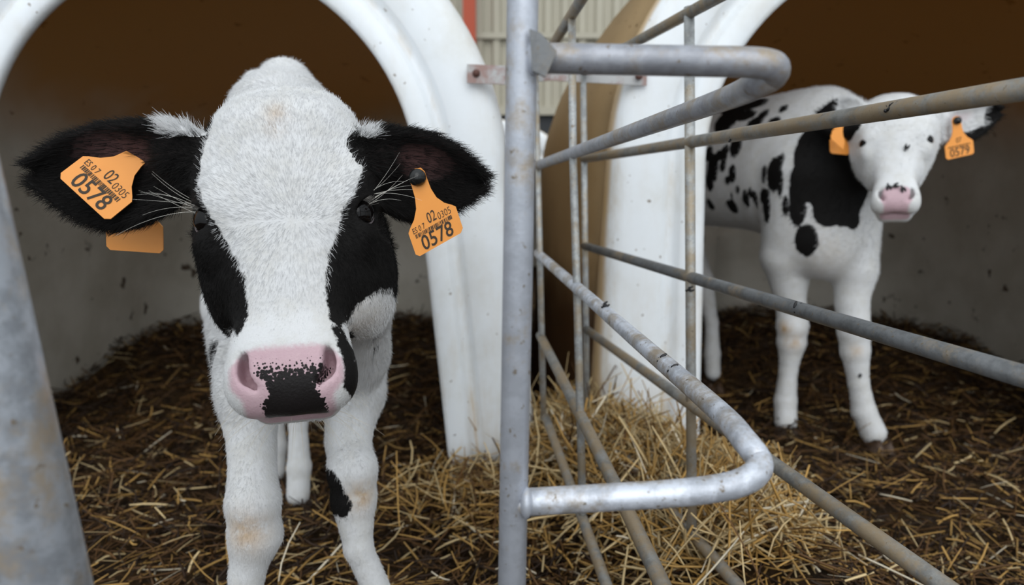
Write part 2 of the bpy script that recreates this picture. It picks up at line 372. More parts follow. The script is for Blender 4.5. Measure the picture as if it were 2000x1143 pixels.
# ------------------------------------------------------------------ straw
def straw(name, N, sampler, colors, lmin, lmax, wid, lift, tiltmax, label):
    x, y = sampler(N); L = rng.uniform(lmin, lmax, N) * rng.choice([0.5, 0.8, 1.0], N); a = rng.uniform(0, 2 * PI, N)
    tl = rng.normal(0, 1, N) * tiltmax; w = wid * rng.uniform(0.5, 1.25, N)
    d = np.stack([np.cos(a) * np.cos(tl), np.sin(a) * np.cos(tl), np.sin(tl)], -1)
    up = np.array([0, 0, 1.0]); s = np.cross(d, up); s /= np.linalg.norm(s, axis=1)[:, None] + 1e-9; u = np.cross(s, d)
    tw = rng.uniform(-1, 1, N)[:, None]; s, u = s * np.cos(tw) + u * np.sin(tw), u * np.cos(tw) - s * np.sin(tw)
    bend = rng.normal(0, 0.10, N)[:, None]; kink = rng.normal(0, 0.05, N)[:, None]
    c = np.stack([x, y, hgt(x, y) + rng.uniform(-0.006, lift, N) + np.abs(np.sin(tl)) * L * 0.42], -1)
    V = np.zeros((N, 4, 3, 3))
    for i, t in enumerate((-0.5, -0.17, 0.17, 0.5)):
        ctr = c + d * (t * L)[:, None] + s * bend * ((t * t - 0.1) * L * 2)[:, None] + up * kink * (abs(t) * L)[:, None]
        ww = (w * (0.75 if abs(t) > 0.4 else 1.0))[:, None]
        V[:, i, 0] = ctr - s * ww * 0.5; V[:, i, 1] = ctr + u * ww * 0.32; V[:, i, 2] = ctr + s * ww * 0.5
    base = (np.arange(N) * 12)[:, None]; q = []
    for i in range(3):
        for k in range(3): q.append([i * 3 + k, i * 3 + (k + 1) % 3, (i + 1) * 3 + (k + 1) % 3, (i + 1) * 3 + k])
    F = (base[:, None, :] + np.array(q)[None]).reshape(-1, 4)
    me = bpy.data.meshes.new(name); Vf = V.reshape(-1, 3)
    me.vertices.add(len(Vf)); me.vertices.foreach_set('co', Vf.ravel())
    me.loops.add(F.size); me.loops.foreach_set('vertex_index', F.ravel()); me.polygons.add(len(F)); me.polygons.foreach_set('loop_start', np.arange(len(F)) * 4)
    me.update(calc_edges=True)
    pal = np.array([cc for cc, _ in colors]); pr = np.array([p for _, p in colors]); pr = pr / pr.sum()
    cc = pal[rng.choice(len(pal), N, p=pr)] * rng.uniform(0.65, 1.25, (N, 1))
    at = me.attributes.new('straw_colour', 'FLOAT_COLOR', 'POINT'); at.data.foreach_set('color', np.concatenate([np.repeat(cc, 12, 0), np.ones((N * 12, 1))], 1).ravel())
    me.materials.append(STRAW); o = bpy.data.objects.new(name, me); COL.objects.link(o)
    return tag(o, label, 'straw', kind='stuff')
M = Mat('straw_stalks', 0.55, 0.3); M.color(M.attr('straw_colour').outputs['Color']); STRAW = M.m
def s_floor(N):
    x = rng.uniform(-1.35, 2.1, N * 4); y = 0.72 + 1.95 * rng.random(N * 4) ** 1.25
    keep = (np.abs(x) < 0.25 + 0.85 * y) & ((y > 1.0) | (rng.random(N * 4) < 0.8))
    g = gold(x, y); keep &= rng.random(N * 4) > 0.5 * g
    i = np.where(keep)[0][:N]; return x[i], y[i]
GOLD = (0.42, 0.245, 0.072); PALE = (0.60, 0.45, 0.235); BRN = (0.105, 0.050, 0.015); DRK = (0.030, 0.015, 0.007); WHT = (0.75, 0.66, 0.5)
def s_fine(N):
    x, y = s_floor(N); return x, y
straw('straw_bedding', 36000, s_floor, [(BRN, .40), (DRK, .50), (GOLD, .075), (PALE, .018), (WHT, .005)], 0.02, 0.085, 0.0038, 0.020, 0.30, 'dark brown trampled straw bedding covering the pen floors')
def s_foot(N):
    c_ = np.array([(-.08, 1.27), (-.02, 1.20), (.28, 1.34), (.38, 1.30), (-.10, 1.12)])[rng.integers(0, 5, N)]
    return c_[:, 0] + rng.normal(0, .07, N), c_[:, 1] + rng.normal(0, .05, N)
def s_front(N):
    x = rng.uniform(-1.0, 1.3, N * 4); y = rng.uniform(0.72, 1.7, N * 4); keep = (np.abs(x) < 0.2 + 0.8 * y) & (rng.random(N * 4) < np.clip(1.55 - y, 0.08, 1)); i = np.where(keep)[0][:N]; return x[i], y[i]
straw('scattered_straw', 3000, s_front, [(GOLD, .46), (BRN, .34), (PALE, .17), (WHT, .03)], 0.025, 0.10, 0.0036, 0.030, 0.28, 'fresher yellow straw scattered over the dark bedding at the front')
def s_gold(N):
    t = rng.random(N); d = GB - GA; o = rng.normal(0, 0.075, N); nn = np.array([d[1], -d[0]]) / np.hypot(*d)
    return GA[0] + d[0] * t + nn[0] * o, GA[1] + d[1] * t + nn[1] * o + rng.normal(0, .03, N)
straw('loose_straw', 4200, s_gold, [(GOLD, .45), (PALE, .42), (BRN, .09), (WHT, .06)], 0.05, 0.16, 0.0040, 0.055, 0.50, 'golden loose straw heaped in the gap between the two pens')

straw('banked_straw', 1300, s_foot, [(GOLD, .48), (PALE, .20), (BRN, .30), (WHT, .03)], 0.04, 0.13, 0.0036, 0.05, 0.36, 'yellow straw banked against the feet of the white hutch fronts')
# ------------------------------------------------------------------ implicit bodies
def smin(a, b, k):
    if k <= 0: return np.minimum(a, b)
    h = np.clip(0.5 + 0.5 * (b - a) / k, 0, 1); return b + (a - b) * h - k * h * (1 - h)
class SDF:
    def __init__(s): s.ops = []
    def add(s, f, lo, hi, k=0.02, op='u', grp='body'): s.ops.append((f, np.asarray(lo, float), np.asarray(hi, float), k, op, grp)); return s
    def rc(s, a, b, r1, r2, k=0.03, grp='body'):
        a = np.asarray(a, float); b = np.asarray(b, float); ba = b - a; L2 = ba @ ba; m = max(r1, r2)
        def f(p):
            q = p - a; t = np.clip((q @ ba) / L2, 0, 1); return np.sqrt(((q - t[..., None] * ba) ** 2).sum(-1)) - (r1 + (r2 - r1) * t)
        return s.add(f, np.minimum(a, b) - m, np.maximum(a, b) + m, k, 'u', grp)
    def chain(s, pts, k=0.03, grp='body'):
        for (a, r1), (b, r2) in zip(pts[:-1], pts[1:]): s.rc(a, b, r1, r2, k, grp)
        return s
    def ell(s, c, r, R=np.eye(3), k=0.03, op='u', grp='body'):
        c = np.asarray(c, float); r = np.asarray(r, float); R = np.asarray(R, float); m = r.max()      # rows of R are the axes
        def f(p):
            q = (p - c) @ R.T; k0 = np.sqrt(((q / r) ** 2).sum(-1)); k1 = np.sqrt(((q / r ** 2) ** 2).sum(-1)) + 1e-9; return k0 * (k0 - 1) / k1
        return s.add(f, c - m, c + m, k, op, grp)
    def ev(s, p, grp=None):
        d = np.full(p.shape[:-1], 1.0)
        for f, lo, hi, k, op, g in s.ops:
            if grp and g != grp: continue
            v = f(p); d = smin(d, v, k) if op == 'u' else -smin(-d, v, k)
        return d
    def mesh(s, h):
        lo = np.min([o[1] for o in s.ops if o[4] == 'u'], 0) - 3 * h; hi = np.max([o[2] for o in s.ops if o[4] == 'u'], 0) + 3 * h
        n = np.ceil((hi - lo) / h).astype(int) + 1; D = np.full(n, 0.5, np.float32)
        for f, a, b, k, op, g in s.ops:
            m = (k + 0.02) if op == 'u' else k + h
            i0 = np.clip(np.floor((a - m - lo) / h).astype(int), 0, n); i1 = np.clip(np.ceil((b + m - lo) / h).astype(int) + 1, 0, n)
            gx, gy, gz = (lo[j] + h * np.arange(i0[j], i1[j]) for j in range(3))
            if min(len(gx), len(gy), len(gz)) == 0: continue
            p = np.stack(np.meshgrid(gx, gy, gz, indexing='ij'), -1); v = f(p); sl_ = tuple(slice(i0[j], i1[j]) for j in range(3))
            D[sl_] = smin(D[sl_], v, k) if op == 'u' else -smin(-D[sl_], v, k)
        S = D < 0; c = [S[i:n[0] - 1 + i, j:n[1] - 1 + j, k:n[2] - 1 + k] for i in (0, 1) for j in (0, 1) for k in (0, 1)]
        allc = np.logical_and.reduce(c); anyc = np.logical_or.reduce(c); act = anyc & ~allc; I = np.argwhere(act)
        idx = np.full(act.shape, -1, np.int64); idx[act] = np.arange(len(I))
        acc = np.zeros((len(I), 3)); cnt = np.zeros(len(I)); E = [(i, j, k) for i in (0, 1) for j in (0, 1) for k in (0, 1)]
        for e1 in E:
            for ax in range(3):
                if e1[ax]: continue
                e2 = list(e1); e2[ax] = 1; v1 = D[tuple((I + e1).T)]; v2 = D[tuple((I + e2).T)]; cr = (v1 < 0) != (v2 < 0)
                t = np.where(cr, v1 / np.where(cr, v1 - v2, 1), 0); q = np.tile(np.array(e1, float), (len(I), 1)); q[:, ax] = t
                acc[cr] += q[cr]; cnt[cr] += 1
        V = lo + h * (I + acc / np.maximum(cnt, 1)[:, None]); F = []
        for ax in range(3):
            b1, b2 = (ax + 1) % 3, (ax + 2) % 3; A = S; sh = [slice(None)] * 3; sh2 = [slice(None)] * 3; sh[ax] = slice(0, -1); sh2[ax] = slice(1, None)
            cr = A[tuple(sh)] != A[tuple(sh2)]; J = np.argwhere(cr); J = J[(J[:, b1] > 0) & (J[:, b2] > 0)]; ins = A[tuple(J.T)]
            def cell(o1, o2):
                K = J.copy(); K[:, b1] -= o1; K[:, b2] -= o2; K = np.minimum(K, np.array(idx.shape) - 1); return idx[tuple(K.T)]
            q = np.stack([cell(1, 1), cell(0, 1), cell(0, 0), cell(1, 0)], -1); q[~ins] = q[~ins][:, ::-1]; F.append(q)
        F = np.concatenate(F); F = F[(F >= 0).all(1)]
        for it in range(2):
            d0 = s.ev(V); e = h * 0.3; g = np.stack([s.ev(V + np.eye(3)[i] * e) - d0 for i in range(3)], -1) / e
            st = (d0 / np.maximum((g ** 2).sum(-1), 0.15))[:, None] * g; V = V - np.clip(st, -h, h) * 0.9
        return V, F

class Head:
    def __init__(s, poll, nose, lh, k=None):
        s.O = np.asarray(poll, float); v = np.asarray(nose, float) - s.O; s.L = np.linalg.norm(v); s.a = v / s.L
        l = np.asarray(lh, float); s.l = nrm(l - s.a * (l @ s.a)); s.n = np.cross(s.a, s.l); s.k = k or s.L / 0.286
        s.R = np.stack([s.l, s.a, s.n])
    def w(s, l, a, n): return s.O + (s.l * l + s.n * n) * s.k + s.a * a * s.L        # a is a fraction
    def loc(s, p):
        q = (np.asarray(p) - s.O) @ s.R.T; return np.stack([q[..., 0] / s.k, q[..., 1] / s.L, q[..., 2] / s.k], -1)
    def px(s, px, py, nn=0.0):   # face-plane coordinates of a measured point
        d = ray(px, py); t = ((s.O + s.n * nn * s.k - CAMP) @ s.n) / (d @ s.n); return s.loc(CAMP + d * t)[:2]
TA = [0, .06, .14, .25, .35, .42, .50, .58, .66, .74, .82, .88, .94, 1.0]
TW = [.054, .064, .0705, .0745, .0740, .0715, .066, .0575, .0505, .0455, .0450, .0455, .0430, .0350]
TT = [-.020, -.006, .003, .007, .007, .005, .002, .000, -.001, -.003, -.003, -.004, -.009, -.017]
TB = [-.085, -.11, -.13, -.145, -.15, -.15, -.142, -.125, -.108, -.094, -.086, -.082, -.076, -.068]
def head_sdf(S, H, cheek=1.0):
    k = H.k
    def f(p):
        q = H.loc(p); a = np.clip(q[..., 1], 0, 1); w = np.interp(a, TA, TW) * (1 - (1 - cheek) * .10 * np.exp(-((a - .55) / .16) ** 2)); t = np.interp(a, TA, TT); b = np.interp(a, TA, TB)
        c = t - 0.42 * (t - b); up = q[..., 2] > c; hh = np.where(up, t - c, c - b)
        nv = np.abs(q[..., 2] - c) / hh
        # the face narrows toward the jaw
        wn_ = w * np.where(up, 1.0, 1.0 - 0.30 * np.clip(nv, 0, 1.3) ** 2)
        u = np.abs(q[..., 0]) / wn_; pw = np.where(up, 2.6, 2.3)
        r = (u ** pw + nv ** pw + 1e-12) ** (1 / pw); d = (r - 1) * np.minimum(w, 0.05)
        dz = np.maximum(-q[..., 1] + 0.02, q[..., 1] - 0.925) * H.L / k; dx = d + 0.018
        return (np.sqrt(np.maximum(dx, 0) ** 2 + np.maximum(dz * 1.08, 0) ** 2) - 0.018 + np.minimum(np.maximum(dx, dz), 0)) * k
    cs = np.array([H.w(x, a, n) for x in (-.09, .09) for a in (-.1, 1.1) for n in (-.16, .03)])
    S.add(f, cs.min(0), cs.max(0), 0.02, 'u', 'head')
    R = H.R
    E = lambda l, a, n, r, kk=0.012, op='u': S.ell(H.w(l, a, n), np.array(r) * k, R, kk * k, op, 'head')
    E(0, .10, -.035, (.045, .035, .035), .03)                       # rounded poll
    for s_ in (-1, 1):
        E(s_ * (.046 + .012 * cheek), .50, -.085, (.022, .060, .050), .03)           # cheek
        E(s_ * .0575, .375, -.014, (.015, .022, .016), .02)          # brow ridge
        E(s_ * .0615, .475, -.028, (.012, .020, .016), .015)        # lower lid ridge
        E(s_ * .0270, .870, -.024, (.020, .034, .022), .018)        # muzzle side
        E(s_ * .030, .915, -.035, (.018, .022, .026), .018)         # upper lip
    E(0, .865, -.022, (.026, .040, .022), .018)
    S.rc(H.w(-.021, .955, -.062), H.w(.021, .955, -.062), .0165 * k, .0165 * k, .012 * k, 'head')      # chin
    for s_ in (-1, 1):
        E(s_ * .0660, .421, -.0150, (.0135, .0115, .0135), .004, 's')   # eye socket
        c1 = H.w(s_ * .0318, .852, -.001); c2 = H.w(s_ * .0200, .945, -.012)                   # nostril
        for t in np.linspace(0, .88, 9):
            c = c1 + (c2 - c1) * t + H.l * s_ * 0.0065 * k * math.sin(PI * t) ** 1.2; rr = (0.0032 + 0.0032 * math.exp(-((t - .36) / .26) ** 2)) * k
            S.ell(c, np.array((rr * .50, rr * 1.1, rr * 4.6 * (1 - .55 * t))), R, 0.004 * k, 's', 'head')
    m1, m2 = H.w(-.036, 1.005, -.046), H.w(.036, 1.005, -.046)       # mouth
    for t in np.linspace(-1, 1, 9):
        S.ell(H.w(t * .036, .968 - .012 * t * t, -.0405), np.array((.006, .010, .0016)) * k, R, 0.003 * k, 's', 'head')

class Ear:
    def __init__(s, base, tip, facing, wmax, cup=0.018, prof=((0, .55), (.12, .80), (.30, .95), (.5, 1.0), (.72, .80), (.88, .48), (1, .16)), sag=0.0):
        s.b = np.asarray(base, float); v = np.asarray(tip, float) - s.b; s.L = np.linalg.norm(v); s.e = v / s.L
        w = np.asarray(facing, float); s.w = nrm(w - s.e * (w @ s.e)); s.u = np.cross(s.w, s.e); s.wm = wmax; s.cup = cup; s.pr = prof; s.sag = sag
    def loc(s, p): q = np.asarray(p) - s.b; return np.stack([q @ s.e / s.L, q @ s.u, q @ s.w], -1)
    def f(s, p):
        q = s.loc(p); t = np.clip(q[..., 0], 0, 1); wd = s.wm * np.interp(t, [a for a, _ in s.pr], [b for _, b in s.pr])
        uu = q[..., 1] - s.sag * np.sin(PI * t)
        g = uu / wd; qc = np.clip(g, -1, 1); cup = s.cup * (1.25 - .55 * t)
        vc = cup * (qc ** 2 - 0.55); du = np.maximum(np.abs(uu) - wd, 0); ds = np.maximum(np.abs(q[..., 0] - .5) - .5, 0) * s.L
        return np.sqrt(du ** 2 + ((q[..., 2] - vc) * 0.8) ** 2 + ds ** 2) - 0.0052
    def at(s, t, u, lift=0.0):
        wd = s.wm * np.interp(t, [a for a, _ in s.pr], [b for _, b in s.pr]); g = min(1, abs(u) / wd)
        return s.b + s.e * t * s.L + s.u * (u + s.sag * math.sin(PI * t)) + s.w * (s.cup * (1.25 - .55 * t) * (g * g - .55) + 0.0052 + lift)
def ear_sdf(S, E, root, r=0.021):
    m = s_ = E.wm + 0.02; lo = np.minimum(E.b, E.b + E.e * E.L) - m; hi = np.maximum(E.b, E.b + E.e * E.L) + m
    S.add(E.f, lo, hi, 0.012, 'u', 'ear'); S.rc(root, E.b + E.e * 0.012 - E.w * 0.004, r * 1.15, r, 0.02, 'ear')

def polysd(pt, poly):     # signed distance, positive inside
    P0 = np.asarray(poly, float); d = np.full(pt.shape[:-1], 1e9); ins = np.zeros(pt.shape[:-1], bool)
    for i in range(len(P0)):
        a, b = P0[i], P0[(i + 1) % len(P0)]; ba = b - a; q = pt - a; t = np.clip((q @ ba) / (ba @ ba + 1e-12), 0, 1)
        d = np.minimum(d, ((q - t[..., None] * ba) ** 2).sum(-1))
        if abs(b[1] - a[1]) > 1e-12:
            c = ((a[1] <= pt[..., 1]) != (b[1] <= pt[..., 1])) & (pt[..., 0] < (b[0] - a[0]) * (pt[..., 1] - a[1]) / (b[1] - a[1]) + a[0]); ins ^= c
    return np.where(ins, 1, -1) * np.sqrt(d)
def sstep(x, a, b): t = np.clip((x - a) / (b - a), 0, 1); return t * t * (3 - 2 * t)

# ------------------------------------------------------------------ calf coat
WHITEFUR = (0.645, 0.645, 0.65); BLACKFUR = (0.0075, 0.0068, 0.0065); PINK = (0.56, 0.40, 0.43)
def mat_coat(name):
    M = Mat(name, 0.6, 0.12)
    n1 = M.noise(45, 4, 0.6); n2 = M.noise(330, 2, 0.6)
    blk = M.attr('blk').outputs['Fac']; pink = M.attr('pink').outputs['Fac']; spk = M.attr('spk').outputs['Fac']; tan = M.attr('tan').outputs['Fac']; inner = M.attr('inner').outputs['Fac']
    c = M.mix(M.step(n1, 0.35, 0.75), WHITEFUR, (0.58, 0.57, 0.55))
    c = M.mix(M.math('MULTIPLY', tan, M.step(M.noise(70, 4), 0.25, 0.6)), c, (0.50, 0.34, 0.19))
    pk = M.mix(M.noise(130, 3), PINK, (0.48, 0.32, 0.36)); c = M.mix(M.step(M.math('ADD', pink, M.math('MULTIPLY', M.math('SUBTRACT', n2, 0.5), 0.5)), 0.15, 0.85), c, pk)
    m = M.math('ADD', blk, M.math('ADD', M.math('MULTIPLY', M.math('SUBTRACT', n1, 0.5), 0.012), M.math('MULTIPLY', M.math('SUBTRACT', n2, 0.5), 0.004)))
    bf = M.step(m, -0.0012, 0.0012)
    c = M.mix(bf, c, M.mix(inner, BLACKFUR, (0.10, 0.052, 0.050)))
    vo = M.n('ShaderNodeTexVoronoi'); vo.inputs['Scale'].default_value = 400; M.link(M.coord(), vo.inputs['Vector'])
    vs_ = M.math('SUBTRACT', M.math('MULTIPLY', spk, 1.25), vo.outputs['Distance'])
    c = M.mix(M.step(vs_, 0.05, 0.16), c, (0.014, 0.012, 0.012))
    r = M.n('ShaderNodeMapRange'); r.inputs['To Min'].default_value = 0.65; r.inputs['To Max'].default_value = 0.36; M.link(pink, r.inputs['Value']); M.link(r.outputs[0], M.b.inputs['Roughness'])
    M.color(c).bump(M.noise(420, 3), 0.0012, 0.5); return M.m
COAT = mat_coat('calf_coat')
M = Mat('calf_hair', 0.6, 0.10); M.color(M.attr('hair_colour').outputs['Color']); HAIR = M.m
EYE = plain('dark_wet_eye', (0.004, 0.003, 0.003), 0.06, 0, 0.22)
LID = plain('grey_pink_lid_skin', (0.12, 0.10, 0.105), 0.4); DARKLID = plain('black_lid_skin', (0.012, 0.011, 0.011), 0.5); PALELID = plain('pale_lid_skin', (0.30, 0.22, 0.22), 0.5)
HOOF = plain('brown_hoof', (0.085, 0.052, 0.034), 0.6)
def hair_obj(name, pts, rad, col, parent, label=None):     # pts (N,K,3), rad (N,K), col (N,3)
    N, K = pts.shape[:2]; c = bpy.data.hair_curves.new(name); c.add_curves([K] * N)
    c.attributes['position'].data.foreach_set('vector', np.ascontiguousarray(pts - wloc(parent), np.float32).ravel())
    if 'radius' not in c.attributes: c.attributes.new('radius', 'FLOAT', 'POINT')
    c.attributes['radius'].data.foreach_set('value', np.ascontiguousarray(rad, np.float32).ravel())
    a = c.attributes.new('hair_colour', 'FLOAT_COLOR', 'CURVE'); a.data.foreach_set('color', np.concatenate([col, np.ones((N, 1))], 1).astype(np.float32).ravel())
    c.materials.append(HAIR); o = bpy.data.objects.new(name, c); COL.objects.link(o); o.parent = parent
    if label: o['label'] = label
    return o

TAGM = Mat('orange_tag_plastic', 0.42, 0.45); TAGM.color(TAGM.mix(TAGM.noise(60, 3), (0.86, 0.33, 0.055), (0.80, 0.29, 0.045))); TAGM = TAGM.m
INK = plain('dark_tag_ink', (0.035, 0.022, 0.012), 0.6); BTN = plain('black_tag_stud', (0.01, 0.01, 0.01), 0.25)
def ear_tag(parent, stud, right, down, face, lines=None, label=None, scale=1.0, button=True, w=0.027):
    stud = np.asarray(stud, float); r = nrm(right); f = np.asarray(face, float); d = nrm(down); f = np.cross(d, r); f = f if f @ np.asarray(face) > 0 else -f
    out = [(-.0085, .002), (-.0085, -.004), (-.009, -.016), (-.0115, -.026), (-.0172, -.0345), (-w + .003, -.0402), (-w, -.0435), (-w, -.0655), (-w + .0035, -.069),
           (w - .0035, -.069), (w, -.0655), (w, -.0435), (w - .003, -.0402), (.0172, -.0345), (.0115, -.026), (.009, -.016), (.0085, -.004), (.0085, .002), (.006, .007), (0, .009), (-.006, .007)]
    def at(x, y, z): return stud + (r * x - d * y) * scale + f * z
    n = len(out); V = [at(x, y, .0008) for x, y in out] + [at(x, y, -.0008) for x, y in out]
    F = [tuple(range(n)), tuple(range(n, 2 * n))[::-1]] + [(i, n + i, n + (i + 1) % n, (i + 1) % n) for i in range(n)]
    o = mk('ear_tag', V, F, TAGM, parent, smooth=False, label=label)
    if button:
        MB().ell(at(0, 0, .003), (.0075, .0075, .0075)).out('stud', BTN, o)
    def put_text(s, name, x, y, size, sx=1.0, bold=0.0, solid=True):
        cu = bpy.data.curves.new(name, 'FONT'); cu.body = s; cu.size = size; cu.align_x = 'CENTER'; cu.align_y = 'CENTER'; cu.offset = bold; cu.resolution_u = 3
        tmp = bpy.data.objects.new(name, cu); COL.objects.link(tmp); dg = bpy.context.evaluated_depsgraph_get()
        me = bpy.data.meshes.new_from_object(tmp.evaluated_get(dg)); bpy.data.objects.remove(tmp); bpy.data.curves.remove(cu)
        v = np.array([q.co[:] for q in me.vertices]); fs = [tuple(p_.vertices) for p_ in me.polygons]; bpy.data.meshes.remove(me)
        mk(name, [at(x + a * sx, y + b_, .0012) for a, b_, _ in v], fs, INK, o, smooth=False)
    for L in (lines or []):
        if L[0] == 'bar':
            mb = MB(); x = -w + .006
            while x < w - .007:
                b_ = random.choice([.0004, .0007, .0011]); V = [at(x, L[1], .0012), at(x + b_, L[1], .0012), at(x + b_, L[1] + L[2], .0012), at(x, L[1] + L[2], .0012)]
                mb.add(V, [(0, 1, 2, 3)]); x += b_ + random.choice([.0004, .0006, .0009])
            mb.out('barcode', INK, o, smooth=False)
        else: put_text(L[0], 'lettering', *L[1:])
    return o
def tag_lines(big): return [(big, 0, -.0603, .0205, .86, .0002), ('bar', -.0522, .0040), ('ES 0 7', -.0155, -.0447, .0080, .70, 0), ('02', .0005, -.0405, .0150, .66, 0), ('0305', .0140, -.0436, .0100, .75, -.0001)]

def surf_hits(V, F):
    bv = BVHTree.FromPolygons(V.tolist(), F.tolist())
    def hit(px, py):
        d = nrm(ray(px, py)); r = bv.ray_cast(Vector(CAMP), Vector(d)); return None if r[0] is None else np.array(r[0])
    return hit
def make_calf(cfg):
    S, H = cfg['sdf'], cfg['head']; V, F = S.mesh(cfg['h']); root = cfg['root']
    dh = S.ev(V, 'head'); de = S.ev(V, 'ear'); db = S.ev(V, 'body'); isear = (de < dh) & (de < db + 0.01); ishead = ~isear & (dh < db + .004)
    q = H.loc(V); N = len(V); blk = np.full(N, -0.05); pink = np.zeros(N); spk = np.zeros(N); tan = np.zeros(N); inner = np.zeros(N)
    hit = surf_hits(V, F)
    # body patches, each a place on the coat
    for px, py, rx, ry in cfg['spots']:
        h_ = hit(px, py)
        if h_ is None: continue
        dd = np.linalg.norm(h_ - CAMP) / FPX; c = h_; rx_, ry_ = rx * dd * cfg.get('spot', 1), ry * dd * cfg.get('spot', 1)
        hd = np.hypot(V[:, 0] - c[0], (V[:, 1] - c[1])) / rx_; vd = (V[:, 2] - c[2]) / ry_
        v = (1 - np.sqrt(hd ** 2 + vd ** 2)) * min(rx_, ry_); blk = np.where(~ishead & ~isear, np.maximum(blk, v), blk)
    for px, py, r_, s_ in cfg.get('tan', []):
        h_ = hit(px, py)
        if h_ is not None: tan = np.maximum(tan, s_ * np.exp(-(np.linalg.norm(V - h_, axis=1) / (r_ * np.linalg.norm(h_ - CAMP) / FPX)) ** 2))
    la = np.stack([q[:, 0] * H.k, q[:, 1] * H.L], -1)
    for poly in cfg['face']:
        pl = [np.array([H.px(*pt, nn=-.01)[0] * H.k, H.px(*pt, nn=-.01)[1] * H.L]) for pt in poly]
        v = polysd(la, pl); blk = np.where(ishead, np.maximum(blk, v), blk)
    ptop, pw = cfg['pink']
    front = sstep(q[:, 2], -.062, -.040)
    pwa = pw * np.interp(q[:, 1], [.80, .84, .88, .93, .97], [.45, .78, 1.0, 1.0, .80]); pinkv = sstep(q[:, 1], ptop - .02, ptop + .035) * (1 - sstep(np.abs(q[:, 0]), pwa - .010, pwa + .004)) * front
    pink = np.where(ishead, pinkv, 0)
    mth = np.where(ishead, sstep(q[:, 1], .92, .955) * (1 - sstep(np.abs(q[:, 0]), .026, .036)) * sstep(-np.abs(q[:, 2] + .044), -.016, -.008), 0); pink = np.maximum(pink, mth)
    spk = np.where(ishead, cfg['spk'](q), 0)
    cfg['earcol'](V, q, isear, blk, pink, inner, cfg)
    body = mk('body', V, F, COAT, root)
    for nm, v in (('blk', blk), ('pink', pink), ('spk', spk), ('tan', tan), ('inner', inner)):
        a = body.data.attributes.new(nm, 'FLOAT', 'POINT'); a.data.foreach_set('value', v.astype(np.float32))
    for s_ in (-1, 1):
        o = MB().ell(H.w(s_ * .0605, .421, -.0190), np.array((.0146, .0138, .0142)) * H.k * cfg.get('eye', 1), H.R.T, 24, 16).out('eye', EYE, root, label='dark glossy eye')
    for s_ in (-1, 1):
        for nm, y0, y1, rr in (('lower_eyelid', .25, PI - .25, .0013), ('upper_eyelid', PI + .2, 2 * PI - .2, .0016)):
            g = nrm(H.l * s_ * .70 + H.n * .72); b2 = np.cross(g, H.a); ec = H.w(s_ * .0605, .421, -.0190); ee = H.k * cfg.get('eye', 1)
            ap = [ec + (g * .0080 + (b2 * math.cos(t) * 1.02 + H.a * math.sin(t) * .95) * .0124) * ee for t in np.linspace(y0, y1, 14)]
            MB().tube(ap, [max(.0004, rr * H.k * math.sin(PI * (i + .6) / 14.4)) for i in range(14)], 8).out(nm, LID if nm[0] == 'l' else cfg['lid'], root)
    # ---- fur
    tri = np.concatenate([F[:, [0, 1, 2]], F[:, [0, 2, 3]]]); p0, p1, p2 = V[tri[:, 0]], V[tri[:, 1]], V[tri[:, 2]]
    cr = np.cross(p1 - p0, p2 - p0); ar = np.linalg.norm(cr, axis=1) * .5; fn = cr / (2 * ar[:, None] + 1e-15)
    vn = np.zeros_like(V)
    for k in range(3): np.add.at(vn, tri[:, k], cr)
    vn /= np.linalg.norm(vn, axis=1)[:, None] + 1e-15
    if (vn * (V - V.mean(0))).sum() < 0: vn = -vn
    cen = (p0 + p1 + p2) / 3; tv = CAMP - cen; dist = np.linalg.norm(tv, axis=1); facing = (fn * (vn[tri[:, 0]] * fn).sum(1, keepdims=True) * tv).sum(1) / dist
    wgt = ar * np.where(facing > -.25, 1, .12) / np.maximum(dist, .45) ** 2 * (1 - pink[tri].max(1).clip(0, 1)); wgt[pink[tri].max(1) > .35] = 0
    n = cfg['nfur']; ti = rng.choice(len(tri), n, p=wgt / wgt.sum()); u, v_ = rng.random(n), rng.random(n); sw = u + v_ > 1; u[sw] = 1 - u[sw]; v_[sw] = 1 - v_[sw]
    bc = np.stack([1 - u - v_, u, v_], -1); T = tri[ti]; lerp = lambda X: (X[T] * (bc[..., None] if X.ndim > 1 else bc)).sum(1)
    root_p = lerp(V); nn = lerp(vn); nn /= np.linalg.norm(nn, axis=1)[:, None]; he = ishead[T[:, 0]]; ea = isear[T[:, 0]]; b_ = lerp(blk); tn = lerp(tan)
    eyec = [H.w(s_ * .064, .421, -.0165) for s_ in (-1, 1)]
    ql = H.loc(root_p); wh = cfg['whorl']; hd = (ql[:, :1] - wh[0]) * H.l * H.k + (ql[:, 1:2] - wh[1]) * H.a * H.L
    hd = hd / (np.linalg.norm(hd, axis=1)[:, None] + .012) + np.where(ql[:, 1:2] > wh[1], .5, -.15) * H.a
    bd = np.tile(cfg['flow'], (n, 1)) + np.array([0, 0, -.6]); bd[root_p[:, 2] < cfg['legz']] = (0, 0, -1)
    dr = np.where(he[:, None], hd, bd)
    for E in cfg['ears']:
        t = E.loc(root_p)[:, 0]; near = ea & (np.linalg.norm(root_p - E.b - E.e * E.L * .5, axis=1) < E.L * .9)
        dr[near] = E.e * (1 - .6 * (t[near, None] < .1)) + E.u * E.loc(root_p[near])[:, 1:2] / E.wm * .7
    dr = dr - nn * (dr * nn).sum(1, keepdims=True); dr += rng.normal(0, .16, dr.shape); dr /= np.linalg.norm(dr, axis=1)[:, None]
    Lh = np.where(he, .0062, np.where(ea, .011, np.where(root_p[:, 2] < cfg['legz'], .0055, .009))) * cfg['hair'] * rng.uniform(.6, 1.25, n); Lh *= 1 - np.where(he, .6 * sstep(ql[:, 1], .60, .84), 0)
